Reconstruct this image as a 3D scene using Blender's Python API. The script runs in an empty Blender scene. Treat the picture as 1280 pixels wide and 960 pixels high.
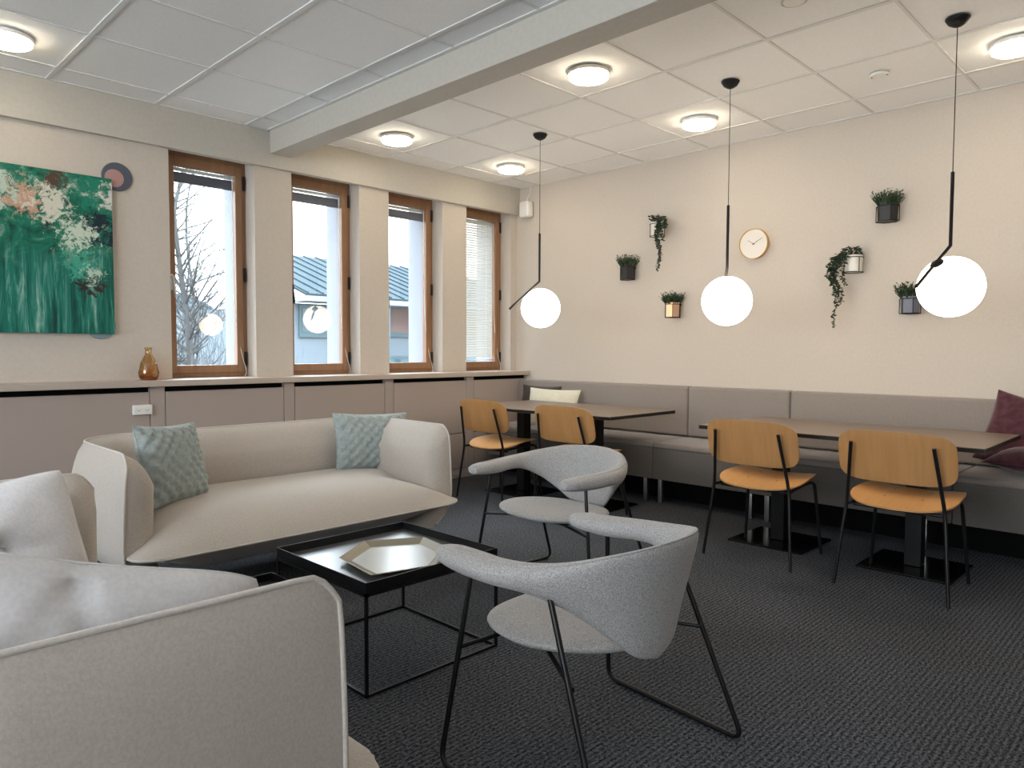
import bpy, bmesh, math, random
from mathutils import Vector, Matrix, noise
PI = math.pi
C = bpy.context.scene.collection
random.seed(7)

# ------------------------------------------------------------------ camera, world, exposure
scene = bpy.context.scene
cam_d = bpy.data.cameras.new('camera'); cam = bpy.data.objects.new('camera', cam_d); C.objects.link(cam)
cam_d.sensor_width = 36; cam_d.lens = 901.29 / 1280 * 36; cam_d.clip_start = 0.05; cam_d.clip_end = 300
F = Vector((0.71149682, 0.70106478, -0.04775413)); R = Vector((0.70199263, -0.71217359, 0.00388878)); U = Vector((0.03128295, 0.0362899, 0.99885155))
m = Matrix.Identity(4)
for i in range(3):
    m[i][0] = R[i]; m[i][1] = U[i]; m[i][2] = -F[i]
m.translation = Vector((-5.1246, -4.9507, 1.15)); cam.matrix_world = m
scene.camera = cam
scene.view_settings.view_transform = 'Standard'; scene.view_settings.look = 'None'
scene.view_settings.gamma = 1; scene.view_settings.use_curve_mapping = False
scene.view_settings.exposure = 1.32
SKY = 15.0
CEIL_LAMP = 11.0
GLOBE = 6.0
SIDE_W = 19.0
w = bpy.data.worlds.new('sky'); scene.world = w; w.use_nodes = True
nt = w.node_tree; nt.nodes.clear()
out = nt.nodes.new('ShaderNodeOutputWorld'); bg = nt.nodes.new('ShaderNodeBackground')
tc = nt.nodes.new('ShaderNodeTexCoord'); sep = nt.nodes.new('ShaderNodeSeparateXYZ'); cr = nt.nodes.new('ShaderNodeValToRGB')
nt.links.new(tc.outputs['Generated'], sep.inputs[0]); nt.links.new(sep.outputs['Z'], cr.inputs[0])
cr.color_ramp.elements[0].position = 0.45; cr.color_ramp.elements[0].color = (0.15, 0.16, 0.17, 1)
cr.color_ramp.elements[1].position = 0.52; cr.color_ramp.elements[1].color = (0.40, 0.45, 0.5, 1)
e = cr.color_ramp.elements.new(0.72); e.color = (0.78, 0.90, 1.0, 1)
nt.links.new(cr.outputs[0], bg.inputs[0]); bg.inputs[1].default_value = SKY
nt.links.new(bg.outputs[0], out.inputs[0])

H_CEIL = 2.713
X_BACK, Y_BACK = -8.6, -8.0

def portal(loc, rot, sx, sy):
    l = bpy.data.lights.new('daylight_portal', 'AREA'); l.shape = 'RECTANGLE'; l.size = sx; l.size_y = sy
    l.cycles.is_portal = True
    o = bpy.data.objects.new('daylight_portal', l); o.location = loc; o.rotation_euler = rot; C.objects.link(o)
for x in (-2.995, -2.115, -1.24, -0.365):
    portal((x, 0.34, 1.72), (-PI/2, 0, 0), 0.5, 1.5)
SIDE_WIN = [(-6.9, -5.3), (-4.7, -3.1), (-2.5, -0.9)]
for a, b in SIDE_WIN:
    l = bpy.data.lights.new('side_daylight', 'AREA'); l.shape = 'RECTANGLE'; l.size = 1.5; l.size_y = b-a-.1; l.energy = SIDE_W; l.color = (.80, .90, 1.0)
    o = bpy.data.objects.new('side_daylight', l); o.location = (X_BACK - 0.05, (a+b)/2, 1.65); o.rotation_euler = (0, -PI/2, 0); C.objects.link(o)

# ------------------------------------------------------------------ helpers
def mat(name, col, rough=0.6, metal=0.0, spec=0.5, **k):
    mt = bpy.data.materials.new(name); mt.use_nodes = True
    b = mt.node_tree.nodes['Principled BSDF']
    b.inputs['Base Color'].default_value = (*col, 1); b.inputs['Roughness'].default_value = rough
    b.inputs['Metallic'].default_value = metal; b.inputs['Specular IOR Level'].default_value = spec
    for kk, v in k.items(): b.inputs[kk.replace('_', ' ')].default_value = v
    return mt
def nodes(mt): return mt.node_tree.nodes, mt.node_tree.links, mt.node_tree.nodes['Principled BSDF']
def add_noise(mt, scale, c1, c2, p1=0.35, p2=0.65, detail=4, bump=0.0, bscale=None, stretch=(1, 1, 1), dist=0.002):
    n, l, b = nodes(mt)
    t = n.new('ShaderNodeTexCoord'); mp = n.new('ShaderNodeMapping'); mp.inputs['Scale'].default_value = stretch
    l.new(t.outputs['Object'], mp.inputs[0])
    nz = n.new('ShaderNodeTexNoise'); nz.inputs['Scale'].default_value = scale; nz.inputs['Detail'].default_value = detail
    l.new(mp.outputs[0], nz.inputs['Vector'])
    r = n.new('ShaderNodeValToRGB'); r.color_ramp.elements[0].position = p1; r.color_ramp.elements[1].position = p2
    r.color_ramp.elements[0].color = (*c1, 1); r.color_ramp.elements[1].color = (*c2, 1)
    l.new(nz.outputs['Fac'], r.inputs[0]); l.new(r.outputs[0], b.inputs['Base Color'])
    if bump:
        n2 = n.new('ShaderNodeTexNoise'); n2.inputs['Scale'].default_value = bscale or scale; n2.inputs['Detail'].default_value = 3
        l.new(mp.outputs[0], n2.inputs['Vector'])
        bp = n.new('ShaderNodeBump'); bp.inputs['Strength'].default_value = bump; bp.inputs['Distance'].default_value = dist
        l.new(n2.outputs['Fac'], bp.inputs['Height']); l.new(bp.outputs[0], b.inputs['Normal'])
    return mt

M = {}
M['wall'] = add_noise(mat('wall_paint', (0.6, .55, .48), .85), 60, (.56, .50, .435), (.585, .525, .46), bump=.15, bscale=250)
M['bulk'] = add_noise(mat('bulkhead_paint', (0.6, .55, .48), .8), 40, (.51, .475, .415), (.54, .505, .445), bump=.1, bscale=200)
M['tile'] = add_noise(mat('ceiling_tile', (.82, .81, .80), .9), 90, (.86, .855, .85), (.90, .895, .885), bump=.25, bscale=300)
M['grid'] = mat('ceiling_grid_metal', (.73, .72, .70), .5)
M['white'] = mat('white_plastic', (.85, .84, .8), .4)
M['ledge'] = mat('ledge_paint', (.48, .40, .34), .4)
M['panel'] = mat('panel_paint', (.41, .34, .30), .45)
M['black'] = mat('black_metal', (.006, .006, .007), .34, spec=.4)
M['blackm'] = mat('matte_black', (.005, .0045, .0045), .5, spec=.3)
M['dark'] = mat('recess_shade', (.004, .004, .004), .9, spec=.1)  # near-black base colour stands in for shade inside recesses
M['steel'] = mat('brushed_steel', (.5, .5, .5), .35, 1.0)
M['chrome'] = mat('chrome', (.8, .8, .8), .15, 1.0)
def wood(name, c1, c2, scale, stretch, rough=.4):
    mt = add_noise(mat(name, c1, rough), scale, c1, c2, .3, .7, 6, stretch=stretch)
    return mt
M['winwood'] = wood('window_wood', (.25, .125, .06), (.31, .165, .085), 8, (3, 3, .35), .38)
M['ply'] = wood('oak_ply', (.46, .225, .080), (.53, .27, .10), 7, (2, 6, .35), .36)
M['plyseat'] = wood('oak_ply_seat', (.54, .275, .10), (.60, .32, .125), 7, (.35, 6, 2), .32)
M['tabletop'] = mat('taupe_laminate', (.17, .125, .092), .35)
M['tableedge'] = mat('black_table_edge', (.006, .0055, .005), .5, spec=.3)
M['plate'] = mat('gloss_black_plate', (.004, .004, .004), .16)
# carpet: ribbed loop pile running along x
mt = mat('carpet', (.03, .03, .033), .95, spec=.25); M['carpet'] = mt
n, l, b = nodes(mt)
t = n.new('ShaderNodeTexCoord')
mp = n.new('ShaderNodeMapping'); mp.inputs['Scale'].default_value = (85, 130, 1); l.new(t.outputs['Object'], mp.inputs[0])
nz = n.new('ShaderNodeTexNoise'); nz.inputs['Scale'].default_value = 1.0; nz.inputs['Detail'].default_value = 3; nz.inputs['Roughness'].default_value = .65
l.new(mp.outputs[0], nz.inputs['Vector'])
wv = n.new('ShaderNodeTexWave'); wv.bands_direction = 'Y'; wv.inputs['Scale'].default_value = 17.0; wv.inputs['Distortion'].default_value = 2.6; wv.inputs['Detail Scale'].default_value = 9; wv.inputs['Detail'].default_value = 2
l.new(t.outputs['Object'], wv.inputs['Vector'])
nb = n.new('ShaderNodeTexNoise'); nb.inputs['Scale'].default_value = 1.6; nb.inputs['Detail'].default_value = 3
l.new(t.outputs['Object'], nb.inputs['Vector'])
mx = n.new('ShaderNodeMath'); mx.operation = 'MULTIPLY_ADD'; mx.inputs[1].default_value = .13; l.new(wv.outputs['Fac'], mx.inputs[0]); l.new(nz.outputs['Fac'], mx.inputs[2])
r = n.new('ShaderNodeValToRGB'); r.color_ramp.elements[0].position = .44; r.color_ramp.elements[1].position = .80
r.color_ramp.elements[0].color = (.007, .009, .013, 1); r.color_ramp.elements[1].color = (.17, .18, .205, 1)
l.new(mx.outputs[0], r.inputs[0])
mc = n.new('ShaderNodeMixRGB'); mc.blend_type = 'MULTIPLY'; mc.inputs[0].default_value = .5
r2 = n.new('ShaderNodeValToRGB'); r2.color_ramp.elements[0].position = .35; r2.color_ramp.elements[1].position = .65
r2.color_ramp.elements[0].color = (.6, .58, .56, 1); r2.color_ramp.elements[1].color = (1, 1, 1, 1)
l.new(nb.outputs['Fac'], r2.inputs[0]); l.new(r.outputs[0], mc.inputs[1]); l.new(r2.outputs[0], mc.inputs[2]); l.new(mc.outputs[0], b.inputs['Base Color'])
bp = n.new('ShaderNodeBump'); bp.inputs['Strength'].default_value = .6; bp.inputs['Distance'].default_value = .004
l.new(mx.outputs[0], bp.inputs['Height']); l.new(bp.outputs[0], b.inputs['Normal'])

def fabric(name, c1, c2, scale=220, bump=.35, sheen=.3, stretch=(1, 1, 1), p1=.35, p2=.65):
    mt = add_noise(mat(name, c1, .9, spec=.2), scale, c1, c2, p1, p2, 3, bump, scale*1.5, stretch, .0015)
    b = mt.node_tree.nodes['Principled BSDF']; b.inputs['Sheen Weight'].default_value = sheen; b.inputs['Sheen Roughness'].default_value = .4
    return mt
M['sofa'] = fabric('sofa_fabric', (.47, .42, .37), (.54, .485, .43), 160, .3, .35)
M['sofapipe'] = fabric('sofa_piping', (.54, .49, .44), (.60, .55, .50), 160, .2, .3)
M['felt'] = fabric('speckled_felt', (.24, .235, .235), (.50, .485, .47), 330, .5, .2, p1=.34, p2=.64)
M['green'] = fabric('sage_cushion', (.30, .35, .34), (.38, .43, .42), 60, .5, .4)
M['whitecush'] = fabric('white_cushion', (.66, .65, .66), (.73, .72, .73), 120, .15, .25)
M['cream'] = fabric('cream_cushion', (.60, .56, .44), (.68, .64, .52), 100, .2, .2)
M['charcoal'] = fabric('charcoal_cushion', (.05, .04, .035), (.07, .055, .05), 100, .3, .2)
M['plum'] = fabric('plum_velvet', (.055, .018, .024), (.095, .034, .045), 30, .4, .6)
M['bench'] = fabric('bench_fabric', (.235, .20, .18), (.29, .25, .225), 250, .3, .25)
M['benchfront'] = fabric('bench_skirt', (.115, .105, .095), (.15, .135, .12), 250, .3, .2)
M['copper'] = mat('pale_copper', (.75, .48, .32), .35, .6)
M['gold'] = mat('brass', (.72, .46, .18), .3, .9)
M['potwhite'] = mat('white_ceramic', (.78, .74, .68), .4)
M['potblack'] = mat('black_ceramic', (.02, .019, .02), .45)
M['potgrey'] = mat('slate_ceramic', (.13, .14, .19), .4)
M['leaf'] = add_noise(mat('leaf', (.02, .05, .02), .5), 40, (.012, .030, .014), (.045, .085, .035))
M['leafdark'] = add_noise(mat('leaf_dark', (.02, .05, .02), .5), 40, (.008, .020, .010), (.022, .045, .022))
M['soil'] = mat('soil', (.02, .015, .01), .95)
M['tray'] = mat('tray_floor', (.50, .53, .55), .28, .9)
M['hextray'] = mat('khaki_metal', (.27, .245, .185), .42, .35)
M['hexfloor'] = mat('khaki_tray_floor', (.52, .54, .53), .26, .85)
M['navy'] = mat('slate_blue_disc', (.085, .095, .125), .6)
M['pink'] = mat('dusty_pink_disc', (.45, .26, .24), .7)
M['bluedisc'] = mat('pale_blue_disc', (.25, .33, .36), .6)
M['blindslat'] = mat('blind_slat', (.78, .75, .70), .5)
M['blinddark'] = mat('blind_rolled', (.16, .16, .21), .5)
M['bark'] = mat('bark', (.03, .03, .03), .9)
M['snow'] = mat('pale_ground', (.10, .11, .11), .9, spec=.1)
M['facade'] = mat('pale_facade', (.09, .105, .12), .8, spec=.1)
M['roof'] = mat('pale_metal_roof', (.021, .029, .034), .9, spec=.02)
M['teal'] = mat('teal_frame', (.02, .045, .055), .5)
M['brick'] = mat('pink_brick', (.10, .065, .058), .9)
M['extglass'] = mat('far_window_glass', (.025, .05, .06), .1)
M['whiteext'] = mat('white_eave', (.13, .14, .15), .7, spec=.1)
M['fin'] = mat('outer_reveal_render', (.21, .21, .235), .8)
def emis(name, col, s):
    mt = bpy.data.materials.new(name); mt.use_nodes = True; b = mt.node_tree.nodes['Principled BSDF']
    b.inputs['Base Color'].default_value = (.8, .8, .8, 1); b.inputs['Emission Color'].default_value = (*col, 1); b.inputs['Emission Strength'].default_value = s
    return mt
M['lamp'] = emis('lamp_diffuser', (1, .87, .66), CEIL_LAMP)
M['globe'] = emis('opal_globe', (1, .85, .66), GLOBE)
def glass(name, tint=(1, 1, 1), refl=.08):
    mt = bpy.data.materials.new(name); mt.use_nodes = True; n = mt.node_tree.nodes; l = mt.node_tree.links; n.clear()
    o = n.new('ShaderNodeOutputMaterial'); t = n.new('ShaderNodeBsdfTransparent'); g = n.new('ShaderNodeBsdfGlossy'); mx = n.new('ShaderNodeMixShader')
    t.inputs[0].default_value = (*tint, 1); g.inputs['Roughness'].default_value = .02; 
    lw = n.new('ShaderNodeLayerWeight'); lw.inputs[0].default_value = .25
    mm = n.new('ShaderNodeMath'); mm.operation = 'MULTIPLY_ADD'; mm.inputs[1].default_value = .5; mm.inputs[2].default_value = refl*.3
    l.new(lw.outputs['Fresnel'], mm.inputs[0]); l.new(mm.outputs[0], mx.inputs[0])
    l.new(t.outputs[0], mx.inputs[1]); l.new(g.outputs[0], mx.inputs[2]); l.new(mx.outputs[0], o.inputs[0])
    return mt
M['glass'] = glass('window_glass', (.96, .98, .98))
def amber():
    mt = glass('amber_glass', (.95, .8, .55), .3); n = mt.node_tree.nodes; l = mt.node_tree.links
    t = n.new('ShaderNodeTexCoord'); sp = n.new('ShaderNodeSeparateXYZ'); r = n.new('ShaderNodeValToRGB')
    r.color_ramp.elements[0].position = .005; r.color_ramp.elements[0].color = (.72, .36, .08, 1)
    r.color_ramp.elements[1].position = .20; r.color_ramp.elements[1].color = (.93, .84, .66, 1)
    e = r.color_ramp.elements.new(.035); e.color = (.88, .68, .38, 1)
    l.new(t.outputs['Object'], sp.inputs[0]); l.new(sp.outputs['Z'], r.inputs[0]); l.new(r.outputs[0], n['Transparent BSDF'].inputs[0])
    return mt
M['amber'] = amber()

def obj(name, bm, material, parent=None, smooth=None, label=None):
    me = bpy.data.meshes.new(name); bmesh.ops.recalc_face_normals(bm, faces=bm.faces[:]); bm.to_mesh(me); bm.free()
    o = bpy.data.objects.new(name, me); C.objects.link(o)
    for mm in (material if isinstance(material, (list, tuple)) else [material]): me.materials.append(mm)
    if smooth is not None:
        for p in me.polygons: p.use_smooth = True
        me.set_sharp_from_angle(angle=math.radians(smooth))
    if parent: o.parent = parent
    if label: o['label'] = label
    return o
def thing(name, label, cat, loc=(0, 0, 0), rz=0, group=None):
    o = bpy.data.objects.new(name, None); o.empty_display_size = .1; C.objects.link(o); o.location = loc; o.rotation_euler = (0, 0, rz)
    o['label'] = label; o['category'] = cat
    if group: o['group'] = group
    return o
def tag(o, label, cat, group=None):
    o['label'] = label; o['category'] = cat
    if group: o['group'] = group
    return o
def struct(name, bm, material, smooth=None):
    o = obj(name, bm, material, None, smooth); o['kind'] = 'structure'; return o
def kids(o): return [c for c in bpy.data.objects if c.parent == o]
def dup(root, loc, rz, label, group=None):
    r = root.copy(); C.objects.link(r); r.location = loc; r.rotation_euler = (0, 0, rz); r['label'] = label
    if group: r['group'] = group
    for ch in kids(root):
        c = ch.copy(); C.objects.link(c); c.parent = r
        for g in kids(ch):
            d = g.copy(); C.objects.link(d); d.parent = c
    return r
def BM(): return bmesh.new()
def box(bm, a, b, bev=0, seg=2, mi=0):
    c = [(a[i]+b[i])/2 for i in range(3)]; s = [abs(b[i]-a[i]) for i in range(3)]
    g = bmesh.ops.create_cube(bm, size=1, matrix=Matrix.Translation(c) @ Matrix.Diagonal((*s, 1)))
    vs = g['verts']; fs = set(f for v in vs for f in v.link_faces)
    for f in fs: f.material_index = mi
    if bev:
        es = list(set(e for v in vs for e in v.link_edges))
        bmesh.ops.bevel(bm, geom=es, offset=bev, segments=seg, affect='EDGES', profile=.5)
    return bm
def fillet(pts, r, n=5):
    pts = [Vector(p) for p in pts]; out = [pts[0]]
    for i in range(1, len(pts)-1):
        a, b, c = pts[i-1], pts[i], pts[i+1]
        d1 = (a-b); d2 = (c-b); rr = min(r, d1.length*.45, d2.length*.45)
        p1 = b + d1.normalized()*rr; p2 = b + d2.normalized()*rr
        for k in range(n+1):
            t = k/n; out.append((p1*(1-t)**2 + b*2*t*(1-t) + p2*t*t))
    out.append(pts[-1]); return out
def tube(bm, pts, r, seg=8, cap=True, closed=False, mi=0):
    pts = [Vector(p) for p in pts]; n = len(pts); rings = []
    up = None
    for i, p in enumerate(pts):
        if closed: t = (pts[(i+1) % n]-pts[i-1]).normalized()
        elif i == 0: t = (pts[1]-p).normalized()
        elif i == n-1: t = (p-pts[i-1]).normalized()
        else: t = ((pts[i+1]-p).normalized()+(p-pts[i-1]).normalized()).normalized()
        if up is None:
            up = Vector((0, 0, 1)) if abs(t.z) < .9 else Vector((1, 0, 0))
        s = t.cross(up).normalized(); up = s.cross(t).normalized()
        rr = r[i] if isinstance(r, (list, tuple)) else r
        rings.append([bm.verts.new(p + s*math.cos(2*PI*k/seg)*rr + up*math.sin(2*PI*k/seg)*rr) for k in range(seg)])
    for i in range(n if closed else n-1):
        A, B = rings[i], rings[(i+1) % n]
        for k in range(seg):
            f = bm.faces.new((A[k], A[(k+1) % seg], B[(k+1) % seg], B[k])); f.material_index = mi
    if cap and not closed:
        for rg in (rings[0], rings[-1]):
            f = bm.faces.new(rg); f.material_index = mi
    return bm
def loft(bm, rings, closed_ring=True, cap=True, mi=0):
    vr = [[bm.verts.new(p) for p in r] for r in rings]
    for A, B in zip(vr[:-1], vr[1:]):
        nn = len(A)
        for k in range(nn if closed_ring else nn-1):
            f = bm.faces.new((A[k], A[(k+1) % nn], B[(k+1) % nn], B[k])); f.material_index = mi
    if cap and closed_ring:
        for r in (vr[0], vr[-1]):
            f = bm.faces.new(r); f.material_index = mi
    return bm
def lathe(bm, prof, seg=32, c=(0, 0, 0), mi=0):
    rings = [[(c[0]+r*math.cos(2*PI*k/seg), c[1]+r*math.sin(2*PI*k/seg), c[2]+z) for k in range(seg)] for r, z in prof]
    return loft(bm, rings, True, True, mi)
def prism(bm, pts, z0, z1, mi=0):
    return loft(bm, [[(x, y, z0) for x, y in pts], [(x, y, z1) for x, y in pts]], True, True, mi)
def catmull(P, n=6):
    P = [Vector(p) for p in P]; out = []
    for i in range(len(P)-1):
        p0 = P[max(i-1, 0)]; p1 = P[i]; p2 = P[i+1]; p3 = P[min(i+2, len(P)-1)]
        for k in range(n):
            t = k/n
            out.append(.5*((2*p1)+(p2-p0)*t+(2*p0-5*p1+4*p2-p3)*t*t+(3*p1-p0-3*p2+p3)*t**3))
    out.append(P[-1]); return out

# ------------------------------------------------------------------ room shell
OPEN = [(-3.29, -2.70), (-2.41, -1.817), (-1.53, -.95), (-.664, -.085)]
WZ0, WZ1 = .945, 2.50
struct('floor', box(BM(), (X_BACK-.3, Y_BACK-.3, -.2), (.3, .6, 0)), M['carpet'])
struct('ceiling', box(BM(), (X_BACK-.3, Y_BACK-.3, H_CEIL+.006), (.3, .6, H_CEIL+.2)), M['tile'])
bm = BM()
x = -3.98 - .6*8
while x < 0:
    if not (-2.62 < x < -2.4): box(bm, (x-.012, Y_BACK, H_CEIL), (x+.012, 0, H_CEIL+.0065))
    x += .6
y = -.25
while y > Y_BACK:
    box(bm, (X_BACK, y-.0075, H_CEIL+.0002), (0, y+.0075, H_CEIL+.0063)); y -= .6
box(bm, (X_BACK, -.02, H_CEIL+.0001), (0, 0, H_CEIL+.0062)); box(bm, (-.02, Y_BACK, H_CEIL+.0001), (0, 0, H_CEIL+.0062))
box(bm, (-2.625, Y_BACK, H_CEIL+.0001), (-2.60, 0, H_CEIL+.0062))
struct('trim_1', bm, M['grid'])
# window wall
bm = BM(); T = .50
box(bm, (X_BACK-.3, .04, -.1), (OPEN[0][0], T, 2.9))
for i in range(3): box(bm, (OPEN[i][1], .04, WZ0-.05), (OPEN[i+1][0], T, 2.9))
box(bm, (OPEN[3][1], .04, WZ0-.05), (.3, T, 2.9))
box(bm, (OPEN[0][0], .04, -.1), (.3, T, WZ0-.05))
for a, b in OPEN: box(bm, (a, .04, WZ1+.01), (b, T, 2.9))
struct('wall_left', bm, M['wall'])
bm = BM()
for a, b in OPEN:
    box(bm, (b-.012, .235, WZ0), (b+.001, T+.02, WZ1+.02)); box(bm, (a-.001, .235, WZ0), (a+.012, T+.02, WZ1+.02)); box(bm, (a, .235, WZ0-.06), (b, T+.06, WZ0+.012))
struct('trim_2', bm, M['fin'])
struct('trim_3', box(BM(), (X_BACK, 0, 2.46), (0, .06, H_CEIL+.01)), M['bulk'])
struct('wall_right', box(BM(), (0, Y_BACK-.3, -.1), (.3, .05, 2.9)), M['wall'])
struct('trim_4', box(BM(), (-2.598, Y_BACK, 2.556), (-2.43, 0.0, H_CEIL+.01), .004), M['bulk'])
struct('wall_front', box(BM(), (X_BACK-.3, Y_BACK-.3, -.1), (.3, Y_BACK, 2.9)), M['wall'])
bm = BM()
ys = [Y_BACK] + [v for ab in SIDE_WIN for v in ab] + [.5]
for i in range(0, len(ys), 2): box(bm, (X_BACK-.3, ys[i], -.1), (X_BACK, ys[i+1], 2.9))
for a, b in SIDE_WIN:
    box(bm, (X_BACK-.3, a, -.1), (X_BACK, b, .9)); box(bm, (X_BACK-.3, a, 2.4), (X_BACK, b, 2.9))
struct('wall_back', bm, M['wall'])

# ledge, pilasters, skirting below the windows
bm = BM(); box(bm, (X_BACK, -.15, .905), (-.001, .2, .945), .004)
struct('trim_5', bm, M['ledge'])
PIL = [(-6.2, -6.11), (-4.9, -4.81), (-3.48, -3.39), (-2.56, -2.48), (-1.675, -1.59), (-.785, -.70)]
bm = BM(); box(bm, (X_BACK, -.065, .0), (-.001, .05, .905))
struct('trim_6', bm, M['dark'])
bm = BM()
for a, b in PIL: box(bm, (a, -.102, .05), (b, -.06, .9045), .003)
struct('trim_7', bm, M['panel'])
bm = BM(); box(bm, (X_BACK, -.108, 0), (-.56, -.06, .075), .004); box(bm, (X_BACK, -.118, 0), (-.56, -.10, .045), .003)
struct('baseboard_left', bm, M['panel'])
pan_lab = {-3.48: ('taupe radiator cover panel carrying the white socket, left of the vase', 1), -2.56: ('taupe radiator cover panel below the leftmost wooden window', 1),
           -1.675: ('taupe radiator cover panel below the second window from the left', 1), -.785: ('taupe radiator cover panel below the third window from the left', 1), -.001: ('taupe radiator cover panel at the corner with the bench', 1)}
lefts = [-4.81, -3.39, -2.48, -1.59, -.70]; rights = [-3.48, -2.56, -1.675, -.785, -.001]
for a, b in zip(lefts, rights):
    t = thing('radiator_cover', pan_lab[b][0], 'radiator cover', ((a+b)/2, -.1, .08), 0, 'radiator covers under the window ledge')
    hw = (b-a)/2-.004
    p = obj('upper_panel', box(BM(), (-hw, 0, .322), (hw, .03, .79), .003), M['panel'], t)
    obj('lower_panel', box(BM(), (-hw, 0, .0), (hw, .03, .314), .003), M['panel'], t)

# ------------------------------------------------------------------ windows
for i, (a, b) in enumerate(OPEN):
    wd = bpy.data.objects.new('window_%d' % (i+1), None); C.objects.link(wd); wd.location = (a, .18, WZ0); wd['kind'] = 'structure'
    W = b-a; Hh = WZ1-WZ0+.01; fr = .04
    bm = BM()
    box(bm, (.001, 0, 0), (fr, .07, Hh), .003); box(bm, (W-fr, 0, 0), (W-.001, .07, Hh), .003)
    box(bm, (fr, 0, 0), (W-fr, .07, fr), .003); box(bm, (fr, 0, Hh-.06), (W-fr, .07, Hh), .003)
    obj('window_frame', bm, M['winwood'], wd)
    bm = BM(); s0 = .03; s1 = .082
    box(bm, (s0, -.012, s0), (s1, .045, Hh-.05), .004); box(bm, (W-s1, -.012, s0), (W-s0, .045, Hh-.05), .004)
    box(bm, (s1, -.012, s0), (W-s1, .045, s1+.005), .004); box(bm, (s1, -.012, Hh-.115), (W-s1, .045, Hh-.05), .004)
    obj('window_sash', bm, M['winwood'], wd)
    obj('pane', box(BM(), (s1-.005, .03, s1-.005), (W-s1+.005, .034, Hh-.11)), M['glass'], wd)
    bm = BM(); zc = .66 + .0
    box(bm, (.036, -.026, zc-.06), (.060, -.011, zc+.05), .004); tube(bm, [(.048, -.03, zc+.03), (.048, -.055, zc+.03)], .008)
    tube(bm, fillet([(.048, -.055, zc+.035), (.05, -.058, zc-.02), (.062, -.05, zc-.11)], .02), .0095)
    obj('handle', bm, M['steel'] if i == 0 else M['blackm'], wd, 40)
    for zz in (.13, .74, 1.40):
        bm = BM(); tube(bm, [(W-.022, -.016, zz-.05), (W-.022, -.016, zz+.05)], .009); obj('hinge', bm, M['blackm'], wd, 40)
    names = ['leftmost', 'second', 'third', 'fourth']
    bt = thing('venetian_blind', ['dark raised blind stack at the top of the leftmost window', 'dark raised blind stack at the top of the second window', 'dark raised blind stack at the top of the third window',
                                  'lowered pale slatted blind covering the window nearest the corner'][i], 'blind', (a, .215, WZ0), 0, 'blinds inside the windows')
    x0, x1 = s1+.004, W-s1-.004; zt = Hh-.118
    obj('head_rail', box(BM(), (x0, .0, zt-.022), (x1, .014, zt)), M['white'], bt)
    if i < 3:
        bm = BM()
        for k in range(13):
            z = zt-.03-k*.0045; box(bm, (x0+.002, -.003+.0015*(k % 2), z-.0036), (x1-.002, .0125, z-.0006))
        o = obj('slat', bm, M['blinddark'], bt); o.name = 'slats'
        obj('bottom_rail', box(BM(), (x0, -.003, zt-.1), (x1, .0125, zt-.088)), M['blinddark'], bt)
    else:
        bm = BM(); z = zt-.04
        while z > .115:
            loft(bm, [[(x0+.002, .000, z-.003), (x1-.002, .000, z-.003), (x1-.002, .0085, z+.0175), (x0+.002, .0085, z+.0175)],
                      [(x0+.002, .0006, z-.003), (x1-.002, .0006, z-.003), (x1-.002, .0091, z+.0175), (x0+.002, .0091, z+.0175)]]); z -= .0235
        obj('slats', bm, M['blindslat'], bt)
        obj('bottom_rail', box(BM(), (x0, 0, .098), (x1, .0125, .108)), M['blindslat'], bt)
        bm = BM()
        for xx in (x0+.08, x1-.08): tube(bm, [(xx, -.001, zt-.02), (xx, -.001, .1)], .0012, 4)
        obj('ladder_cord', bm, M['white'], bt)
    bm = BM()
    tube(bm, catmull([(W-.10, -.035, Hh-.13), (W-.098, -.036, .9), (W-.092, -.04, .5), (W-.06, -.045, .22), (W-.025, -.06, .05), (W-.04, -.08, .012), (W-.055, -.10, .006)], 8), .0022, 5)
    obj('pull_cord', bm, M['white'], bt, 60)

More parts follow.
